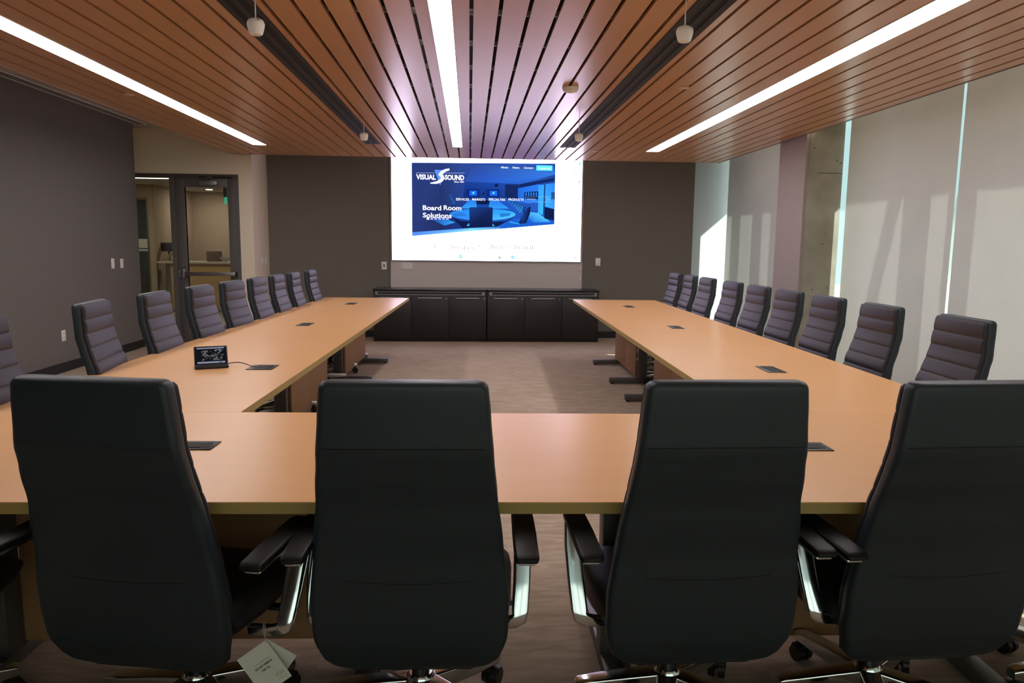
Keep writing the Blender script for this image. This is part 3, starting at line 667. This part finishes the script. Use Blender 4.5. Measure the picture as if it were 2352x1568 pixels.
# ceiling planes of the pictured room
poly(b, [(920, 310), (1160, 318), (1420, 330), (1756, 240), (1756, 160), (1000, 148)], [(.02, .07, .36), (.02, .09, .5), (.02, .09, .5), (.03, .16, .62), (.02, .06, .3), NV2], 2)
poly(b, [(1340, 350), (1750, 270), (1750, 300), (1400, 372)], [DK2] * 4, 3)
poly(b, [(920, 316), (1420, 330), (1420, 470), (900, 470)], [(.008, .04, .25), (.012, .06, .35), (.008, .04, .24), (.006, .02, .14)], 3)
poly(b, [(1290, 335), (1410, 335), (1410, 470), (1290, 470)], [DK2] * 4, 4)
poly(b, [(930, 380), (1055, 380), (1055, 452), (930, 452)], [(.004, .02, .17)] * 4, 4); poly(b, [(1115, 380), (1240, 380), (1240, 452), (1115, 452)], [(.004, .02, .17)] * 4, 4)
for cx in (996, 1183): 
    poly(b, [(cx - 34, 395), (cx + 34, 395), (cx + 34, 440), (cx - 34, 440)], [(.01, .12, .7)] * 4, 5)
    poly(b, [(cx - 14, 414), (cx + 12, 402), (cx + 8, 424), (cx - 4, 426)], [CY2] * 4, 6)
poly(b, [(1195, 330), (1225, 330), (1225, 358), (1195, 358)], [DK] * 4, 5); poly(b, [(1080, 412), (1100, 412), (1100, 434), (1080, 434)], [DK] * 4, 5)
# right side windows and cabinets
poly(b, [(1410, 372), (1610, 330), (1610, 520), (1410, 500)], [(.015, .12, .6), (.02, .16, .75), (.02, .2, .8), (.012, .1, .5)], 4)
poly(b, [(1470, 405), (1600, 398), (1600, 470), (1470, 468)], [DK] * 4, 5)
for k in range(5): poly(b, [(1480 + k * 24, 408), (1492 + k * 24, 407), (1492 + k * 24, 440), (1480 + k * 24, 440)], [(.02, .2, .75)] * 4, 6)
poly(b, [(1600, 340), (1665, 335), (1655, 622), (1600, 600)], [(.03, .3, .9), (.03, .3, .9), (.05, .42, 1), (.04, .38, 1)], 6); poly(b, [(1655, 335), (1663, 335), (1655, 620), (1648, 618)], [DK] * 4, 7)
poly(b, [(1668, 330), (1750, 320), (1750, 560), (1665, 540)], [(.03, .27, .85), (.02, .2, .7), (.03, .3, .9), (.04, .4, 1)], 6)
for x_ in (1725, 1742): poly(b, [(x_, 405), (x_ + 10, 405), (x_ + 10, 470), (x_, 470)], [DK] * 4, 7)
poly(b, [(1535, 500), (1600, 505), (1600, 590), (1535, 575)], [(.02, .08, .42)] * 4, 7); poly(b, [(1662, 545), (1750, 565), (1750, 668), (1660, 650)], [DK] * 4, 8)
poly(b, [(1520, 590), (1600, 600), (1720, 682), (1560, 690), (1500, 640)], [(.06, .45, .85), (.08, .5, .9), (.05, .4, .8), (.02, .14, .6), (.02, .16, .6)], 5)
poly(b, [(1500, 640), (1640, 640), (1750, 690), (1750, 706), (1180, 755), (1180, 700)], [(.012, .12, .6), (.015, .1, .6), (.01, .09, .5), (.01, .09, .5), (.01, .1, .5), (.01, .1, .5)], 4)
# table arms and oval end
poly(b, [(960, 478), (1020, 478), (1030, 560), (880, 560)], [(.015, .16, .65), (.015, .16, .65), (.03, .3, .8), (.03, .3, .8)], 7)
poly(b, [(1150, 478), (1215, 478), (1330, 560), (1140, 560)], [(.015, .16, .65), (.015, .16, .65), (.03, .28, .8), (.03, .28, .8)], 7)
poly(b, [(1022, 482), (1148, 482), (1140, 520), (1028, 520)], [DK] * 4, 8); poly(b, [(1028, 520), (1140, 520), (1138, 560), (1030, 560)], [(.008, .05, .3)] * 4, 8)
el = [(1085 + 305 * math.cos(R(a)), 612 + (60 if math.sin(R(a)) > 0 else 52) * math.sin(R(a))) for a in range(0, 360, 12)]
poly(b, el, [[.02 + .05 * max(0, math.sin(R(a + 40))), .22 + .25 * max(0, math.sin(R(a + 60))), .72 + .2 * max(0, math.sin(R(a)))] for a in range(0, 360, 12)], 8)
for x_, s in ((790, 1), (1230, -1)): poly(b, [(x_ + 10, 605), (x_ + 110, 600), (x_ + 150 - 40 * (s < 0), 625), (x_ + 20, 640)], [(.02, .16, .55)] * 4, 9)
poly(b, [(800, 645), (880, 678), (1085, 690), (1290, 678), (1380, 640), (1200, 740), (900, 745)], [DK] * 7, 7)
poly(b, [(620, 668), (740, 655), (830, 690), (730, 720)], [(.01, .06, .3), (.01, .1, .45), (.03, .3, .75), (.02, .18, .6)], 6)
# chairs down both sides
for k in range(7):
    s = 18 - k * 1.8; cx = 815 - k * 6 + (0 if k else 0); cy = 520 - k * 14
    poly(b, [(cx - s, cy - s), (cx + s * .4, cy - s), (cx + s, cy + s), (cx - s * .2, cy + s)], [(.015, .12, .5), (.02, .18, .6), DK, DK], 9)
for k in range(8):
    s = 34 - k * 3.6; cx = 1455 - k * 22; cy = 568 - k * 15
    poly(b, [(cx - s * .2, cy - s), (cx + s * .9, cy - s * .9), (cx + s * .4, cy + s * .9), (cx - s, cy + s * .8)], [(.02, .15, .55), DK2, DK, (.03, .25, .7)], 10 + (7 - k))
poly(b, [(1492, 560), (1528, 536), (1526, 600), (1492, 695), (1420, 700), (1440, 640)], [(.008, .03, .15), DK, DK, DK, DK, (.01, .05, .25)], 19)
poly(b, [(1338, 680), (1430, 700), (1425, 706), (1336, 690)], [CY] * 4, 20); poly(b, [(960, 556), (972, 548), (1166, 548), (1178, 556), (1174, 724), (962, 726)], [DK2, (.01, .04, .2), (.01, .04, .2), DK2, DK, DK], 20)
poly(b, [(935, 722), (955, 695), (962, 722)], [CY] * 3, 20); poly(b, [(1176, 700), (1196, 722), (1176, 724)], [CY] * 3, 20)
# bright foot strip of the banner
poly(b, [(430, 818), (960, yb(960)), (960, 742), (430, 782)], [(.08, .25, .75), (.3, .75, .95), (.12, .4, .85), (.07, .2, .7)], 12)
poly(b, [(960, yb(960)), (1250, yb(1250)), (1250, 728), (960, 742)], [(.3, .8, 1), (.06, .25, .7), (.03, .12, .5), (.12, .5, .9)], 12)
b.build('banner_picture', vw)
# logo
b = page()
poly(b, [(638, 205), (742, 205), (690, 348)], [(.10, .26, .85), (.06, .2, .8), (.12, .3, .9)], 22)
Sp = [(776, 200), (742, 208), (706, 228), (690, 248), (705, 262), (716, 280), (700, 302), (660, 322), (600, 328)]
Sw = [9, 12, 15, 17, 16, 17, 16, 12, 5]
vsl = []
for i, ((x_, y_), w_) in enumerate(zip(Sp, Sw)):
    x2, y2 = Sp[min(i + 1, len(Sp) - 1)]; x1_, y1_ = Sp[max(i - 1, 0)]; dx, dy = x2 - x1_, y2 - y1_; l_ = math.hypot(dx, dy); vsl.append(((x_ - dy / l_ * w_, y_ + dx / l_ * w_), (x_ + dy / l_ * w_, y_ - dx / l_ * w_)))
for i in range(len(vsl) - 1): poly(b, [vsl[i][0], vsl[i][1], vsl[i + 1][1], vsl[i + 1][0]], [(.85, .88, 1), (.9, .92, 1), (.8, .84, 1), (.6, .66, 1)], 23)
poly(b, [(470, 232), (640, 232), (640, 235), (470, 235)], (.5, .55, .8), 22); poly(b, [(735, 232), (915, 232), (915, 235), (735, 235)], (.5, .55, .8), 22)
def T(s, u, v_, wpx, hpx, col, bold=0, lay=24, sp=1.0):
    """cap height hpx, baseline at v_"""
    size = hpx * KZ / .72
    text_into(b, s, 'screen_pixels', lambda x, y: P(u, v_, lay) + Vector((x, 0, y - x * .011 * KZ / KX)), width=wpx * KX, size=size, bold=bold, cols=dim(col), space=sp)
T('VISUAL', 470, 291, 182, 45, (.95, .96, 1), .0038); T('SOUND', 733, 294, 178, 45, (.95, .96, 1), .0038); T('Since 1987', 820, 320, 90, 14, (.85, .88, 1), .001)
b.build('logo', vw)
def TT(name, *a, **k):
    global b
    b = page(); T(*a, **k); b.build(name, vw)
for a_ in (('About', 1248, 186, 68, 18), ('News', 1358, 188, 62, 18), ('Careers', 1463, 189, 86, 18)): TT('menu_word', *a_, WHT, .0006)
b = page(); poly(b, [(1578, 205), (1727, 207), (1727, 160), (1578, 158)], [(.12, .95, 1.4)] * 4, 24); bt = b.build('contact_button', vw); bt['label'] = 'cyan web button'
b = page(); T('Contact Us', 1598, 193, 112, 19, (.75, 1.3, 1.4), .0012, 25); b.build('lettering', bt)
for s_, u, wd in (('SERVICES', 835, 122), ('MARKETS', 986, 120), ('SPECIALTIES', 1137, 155), ('PRODUCTS', 1322, 142)): TT('menu_word', s_, u, 485, wd, 22, WHT, .0006)
b = page()
poly(b, [(1482, 450), (1726, 447), (1726, 449), (1482, 452)], (.3, .5, .9), 24); poly(b, [(1480, 498), (1726, 496), (1726, 498), (1480, 500)], (.3, .5, .9), 24); poly(b, [(1480, 500), (1482, 500), (1482, 450), (1480, 450)], (.3, .5, .9), 24)
poly(b, [(1676, 496), (1678, 496), (1678, 448), (1676, 448)], (.3, .5, .9), 24); T('SEARCH', 1495, 480, 80, 17, (.25, .4, .7), .0006); T('Q', 1690, 480, 18, 18, (.3, .55, .9), .0006)
b.build('search_box', vw)
TT('headline', 'Board', 530, 574, 170, 44, WHT, .0022); TT('headline', 'Room', 722, 574, 164, 44, WHT, .0022); TT('headline', 'Solutions', 530, 643, 266, 44, WHT, .0022)
for k in range(6):
    b = page(); poly(b, [(565 + k * 36, 665), (590 + k * 36, 665), (590 + k * 36, 645), (565 + k * 36, 645)], WHT if k == 0 else (.35, .42, .79), 25); b.build('slide_marker', vw)
for s_, u, wd in (('Your', 620, 128), ('Source', 785, 232), ('for', 1040, 82), ('Audio', 1150, 190), ('Visual', 1370, 188)): TT('grey_headline', s_, u, 940, wd, 46, (.25, .25, .27), -.0002)
for x_, y_, c_, s in ((297, 1005, (.45, .9, .85), 10), (880, 1010, (.1, .75, .6), 15), (1985, 138, (.25, .85, .55), 13), (1983, 310, (.9, .3, .35), 9), (1983, 250, (.55, .55, .6), 7), (1980, 370, (.6, .6, .65), 7), (1980, 415, (.6, .7, .7), 7), (1980, 470, (.3, .6, .5), 7), (1978, 525, (.6, .6, .7), 7), (1370, 1017, (.05, .7, .8), 14), (1310, 1018, (.95, .85, .5), 12), (1875, 140, (.5, .5, .5), 4), (1954, 1022, (.55, .6, .65), 12)):
    b = page(); poly(b, [(x_ - s, y_ + s), (x_ + s, y_ + s), (x_ + s, y_ - s), (x_ - s, y_ - s)], c_, 3); poly(b, [(x_ - s * .4, y_ + s * .4), (x_ + s * .5, y_ + s * .4), (x_ + s * .5, y_ - s * .4), (x_ - s * .4, y_ - s * .4)], (.7, .76, .76), 4); b.build('icon', vw)
b = page(); poly(b, [(1238, 1028), (1258, 1028), (1258, 1020), (1246, 1020), (1246, 1008), (1238, 1008)], (.01, .01, .02), 3); b.build('icon', vw)
b = page()
poly(b, [(1936, 285), (1948, 285), (1948, 175), (1936, 175)], (.72, .72, .76), 3); b.build('scroll_bar', vw)
b = page(); poly(b, [(300, 1030), (1900, 1034), (1900, 1033), (300, 1029)], (.75, .77, .79), 3)
b.build('task_bar_line', vw)

# ------------------------------------------------------------------ wall plates
def plate(name, loc, normal, w_, h, lab, kind='toggle', cat='switch'):
    """normal '-y' (far wall), '+x' (left wall)"""
    o = thing(name, lab, cat, loc, 0 if normal == '-y' else R(90))
    b = MB(); b.box(-w_ / 2, w_ / 2, -.007, 0, -h / 2, h / 2, 'plate_plastic', .002); b.build('cover_plate', o)
    b = MB()
    if kind == 'toggle': b.box(-.008, .008, -.010, -.006, -.022, .022, 'black_plastic', .001)
    elif kind == 'rocker': b.box(-.017, .017, -.010, -.006, -.033, .033, 'white_plastic', .002)
    elif kind == 'outlet':
        for z in (-.02, .02): b.cyl((0, -.009, z), (0, -.006, z), .015, .015, 'ceramic', 14)
    if b.v: b.build('switch_rocker' if kind != 'outlet' else 'socket', o)
plate('wall_switch', (-1.262, 11.05, 1.065), '-y', .075, .115, 'white wall switch just left of the big screen', 'toggle')
plate('blank_plate', (-.925, 11.075, 1.06), '-y', .16, .10, 'blank white wall plate under the screen, left corner', 'none', 'wall plate')
plate('wall_sensor', (1.93, 11.05, 1.15), '-y', .075, .115, 'white wall control just right of the big screen', 'rocker', 'wall control')
plate('wall_switch', (-4.30, 9.19, 1.115), '+x', .075, .12, 'left one of two white light switches on the dark left wall', 'rocker')
plate('wall_switch', (-4.30, 9.42, 1.11), '+x', .075, .115, 'right one of two white light switches on the dark left wall', 'rocker')
plate('wall_outlet', (-4.30, 8.01, .385), '+x', .075, .115, 'power outlet low on the dark left wall', 'outlet', 'outlet')
plate('wall_switch', (-2.93, 10.67, 1.12), '+x', .085, .12, 'light switch right of the glass door, the nearer of two', 'rocker')
plate('wall_switch', (-2.93, 10.87, 1.12), '+x', .075, .115, 'light switch right of the glass door, nearer the corner', 'rocker')
for z, lb in ((1.045, 'upper'), (.89, 'lower')):
    b = MB(); b.box(1.655, 1.685, 11.06, 11.075, z - .025, z + .025, 'plate_plastic', .003); tag(b.build('wall_clip'), 'small pale clip under the screen right corner, the %s one' % lb, 'clip', 'clips under the screen')

# ------------------------------------------------------------------ glass door, sidelight and the lobby behind
dr = thing('door_1', 'dark framed glass door to the lobby', 'door', (0, 10.30, 0)); dr['kind'] = 'structure'
b = MB(); b.box(-4.64, -3.11, -.01, .13, 2.235, 2.285, 'bronze'); b.box(-4.02, -3.955, -.01, .13, 0, 2.235, 'door_metal'); b.box(-3.16, -3.11, -.01, .13, 0, 2.235, 'door_metal'); b.build('door_frame', dr)
b = MB(); b.box(-3.955, -3.83, .02, .065, .01, 2.23, 'door_metal', .002); b.box(-3.265, -3.16, .02, .065, .01, 2.23, 'door_metal', .002); b.box(-3.83, -3.265, .02, .065, .01, .24, 'door_metal', .002); b.box(-3.83, -3.265, .02, .065, 2.115, 2.23, 'door_metal', .002)
leafd = b.build('door_leaf', dr)
b = MB(); b.box(-3.83, -3.265, .038, .046, .24, 2.115, 'glass'); b.build('pane', leafd)
b = MB(); b.box(-3.86, -3.52, -.045, .0, .925, .975, 'leg_metal', .006); b.box(-3.52, -3.175, -.045, .0, .925, .975, 'satin', .006); b.box(-3.185, -3.165, -.05, .02, .92, .98, 'black_plastic', .003); b.build('push_bar', leafd)
b = MB(); b.box(-3.90, -3.86, -.035, .02, .90, 1.02, 'satin', .006); b.cyl((-3.88, -.03, 1.06), (-3.88, .02, 1.06), .012, .012, 'satin', 12); b.box(-3.95, -3.93, -.01, .02, .90, 1.0, 'satin', .003); b.build('lock', leafd)
b = MB(); b.box(-3.62, -3.38, -.055, .02, 2.14, 2.20, 'satin', .006); b.box(-3.52, -3.44, -.05, .0, 2.225, 2.25, 'leg_metal', .004); b.box(-3.62, -3.19, -.03, -.01, 2.235, 2.25, 'gap_black', .003); b.build('door_closer', leafd)
sl = thing('window_3', 'narrow glass sidelight beside the glass door', 'window', (0, 10.30, 0)); sl['kind'] = 'structure'
b = MB(); b.box(-4.64, -4.02, .0, .12, 0, .10, 'door_metal'); b.box(-4.64, -4.61, .0, .12, 0, 2.235, 'door_metal'); b.build('window_frame', sl)
b = MB(); b.box(-4.61, -4.02, .05, .058, .10, 2.235, 'glass'); b.build('pane', sl)
# lobby shell
LZ = 2.47
b = MB(); b.box(-10, -1.5, 11.2, 18, -.12, 0, 'lobby_floor'); b.box(-10, -3.11, 10.42, 11.2, -.12, 0, 'lobby_floor'); struct(b.build('floor'), 'beige lobby floor behind the glass door', 'floor')
b = MB(); b.box(-10, -1.5, 11.2, 18, LZ, LZ + .1, 'white_ceiling'); b.box(-10, -3.11, 10.42, 11.2, LZ, LZ + .1, 'white_ceiling'); struct(b.build('ceiling'), 'lobby ceiling behind the glass door', 'ceiling')
b = MB(); b.box(-6.27, -1.5, 17.0, 17.12, 0, LZ, 'lobby_wall'); struct(b.build('wall_back'), 'warm beige lobby wall behind the reception desk', 'wall')
b = MB(); b.box(-1.5, -1.38, 11.2, 17.1, 0, LZ, 'lobby_wall'); struct(b.build('wall_right'), 'lobby wall on the right', 'wall')
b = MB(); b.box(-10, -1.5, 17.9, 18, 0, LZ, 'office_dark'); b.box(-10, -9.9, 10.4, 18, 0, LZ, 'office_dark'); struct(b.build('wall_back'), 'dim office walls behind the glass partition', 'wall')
b = MB(); b.box(-6.27, -6.15, 14.95, 17.9, 0, LZ, 'lobby_wall'); b.box(-10, -6.27, 14.95, 15.05, 2.22, LZ, 'lobby_wall'); struct(b.build('wall_left'), 'lobby wall beside the glass partition', 'wall')
b = MB(); b.box(-10, -4.78, 10.3, 10.42, 0, LZ, 'lobby_wall'); b.box(-4.78, -4.64, 10.3, 10.42, 0, RZ, 'lobby_wall'); struct(b.build('wall_front'), 'lobby wall beside the sidelight', 'wall')
gp = thing('window_4', 'dim greenish glass partition seen through the sidelight', 'window', (0, 15.0, 0)); gp['kind'] = 'structure'
b = MB(); b.box(-9, -6.27, -.03, .03, 2.18, 2.22, 'door_metal'); b.box(-6.31, -6.27, -.03, .03, 0, 2.18, 'door_metal'); b.build('window_frame', gp)
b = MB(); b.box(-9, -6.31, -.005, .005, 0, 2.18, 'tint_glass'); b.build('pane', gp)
b = MB(); b.box(-6.50, -6.32, 14.985, 14.994, 1.245, 1.42, 'paper'); tag(b.build('paper_sign'), 'square pale sheet fixed to the glass partition', 'sign')
b = MB(); b.box(-6.50, -6.32, 14.985, 14.994, 1.185, 1.222, 'paper'); tag(b.build('paper_sign'), 'narrow pale strip under the square sheet on the glass partition', 'sign')
oc = copy_tree(proto); oc.location = (-7.37, 17.2, 0); oc.rotation_euler = (0, 0, R(150)); oc['label'] = 'dark office chair with chrome base behind the glass partition'; oc['group'] = 'office chair in the lobby'
# reception desk
rd = thing('reception_desk', 'light wood reception desk with pale counter, in the lobby', 'desk', (0, 14.80, 0))
b = MB(); b.box(-5.83, -3.2, .0, .6, .09, .955, 'desk_wood'); b.build('front_panel', rd)
b = MB(); b.box(-6.06, -3.15, -.06, .5, .955, .995, 'counter', .004); b.build('counter_top', rd)
b = MB(); b.box(-5.92, -5.83, -.01, .6, 0, .955, 'satin'); b.box(-5.83, -3.2, .0, .6, 0, .09, 'satin'); b.build('end_panel', rd)
b = MB(); b.box(-5.19, -4.93, 14.95, 15.10, .995, 1.20, 'brown_box', .01); tag(b.build('brown_box'), 'brown box standing on the reception desk counter', 'box')
b = MB(); b.lathe([(.03, 0), (.07, .03), (.11, .085), (.105, .085), (.06, .035), (.0, .02)], (-4.84, 14.98, .995), 'ceramic', 20); tag(b.build('bowl'), 'small white bowl right of the brown box on the desk', 'bowl')
b = MB(); b.lathe([(.05, 0), (.055, .04), (.03, .075)], (-4.66, 14.98, .995), 'ceramic', 16); tag(b.build('jar'), 'small pale jar between the bowl and the flower vase', 'jar')
fv = thing('flower_vase', 'little white flowers in a vase near the door edge, on the desk', 'vase', (-4.50, 14.98, .995))
b = MB(); b.lathe([(.03, 0), (.04, .04), (.02, .09), (.025, .10)], (0, 0, 0), 'ceramic', 14); b.build('vase', fv)
b = MB(); 
for k in range(7): b.lathe([(.005, -.015), (.02, 0), (.005, .015)], (.04 * math.cos(k * 2.2), .03 * math.sin(k * 2.2), .13 + .02 * (k % 4)), 'ceramic', 8)
b.build('blossoms', fv)
gs = thing('table_clock', 'arched gold ornament on the left end of the reception desk', 'ornament', (-5.86, 15.02, .995))
b = MB(); rings = []
for k in range(13):
    a = math.pi * k / 12; cxx, czz = .10 * math.cos(a), .15 * math.sin(a); rings.append([Vector((cxx + .022 * math.cos(t) * math.cos(a), .02 * math.sin(t), czz + .022 * math.cos(t) * math.sin(a))) for t in [2 * math.pi * q / 10 for q in range(10)]])
b.loft(rings, 'gold'); b.build('arch', gs)
b = MB(); b.lathe([(.05, 0), (.055, .03), (.035, .08), (.01, .10)], (0, .0, 0), 'gold', 16); b.build('centre_piece', gs)
mo = thing('monitor', 'black monitor standing on the left end of the reception desk', 'monitor', (-5.98, 15.2, .995))
b = MB(); b.box(-.17, .13, -.01, .02, .185, .36, 'black', .005); b.build('display', mo)
b = MB(); b.box(-.04, .0, .0, .02, .0, .2, 'black'); b.box(-.09, .05, -.05, .07, 0, .008, 'black'); b.build('stand', mo)
ex = thing('exit_sign', 'green lit exit sign hanging behind the glass door', 'sign', (-4.28, 13.4, 2.06))
b = MB(); b.box(-.025, .025, -.02, .02, .10, LZ - 2.06, 'black_plastic'); b.build('mount', ex)
b = MB(); b.box(-.012, -.003, -.02, .02, -.03, .10, 'exit_green'); b.box(.006, .020, -.02, .02, .0, .10, 'exit_green'); b.build('sign_panel', ex)
b = MB(); b.box(-5.80, -5.18, 13.25, 13.40, LZ - .012, LZ, 'led_lobby')
# lobby lamps
ll = b.build('linear_light'); tag(ll, 'thin bright linear light on the lobby ceiling, seen through the sidelight', 'ceiling light')
for x, y, lb in ((-5.47, 16.1, 'small round downlight seen through the glass door'), (-3.6, 13.2, 'round lobby downlight hidden by the door frame'), (-6.4, 13.4, 'round lobby downlight out of sight to the left')):
    b = MB(); b.lathe([(.07, 0), (.07, -.01), (.05, -.012)], (x, y, LZ), 'led_lobby', 20); tag(b.build('downlight'), lb, 'ceiling light', 'lobby downlights')
    ld = bpy.data.lights.new('lamp', 'AREA'); ld.shape = 'DISK'; ld.size = .14; ld.energy = 15; ld.color = (1, .85, .70); lo = bpy.data.objects.new('lamp', ld); C.objects.link(lo); lo.location = (x, y, LZ - .02)

ld = bpy.data.lights.new('office_fill', 'AREA'); ld.size = 1.0; ld.energy = 22; ld.color = (.75, 1, .95); lo = bpy.data.objects.new('office_fill', ld); C.objects.link(lo); lo.location = (-8.2, 16.6, 2.4)  # unseen fill light added to brighten the office behind the partition
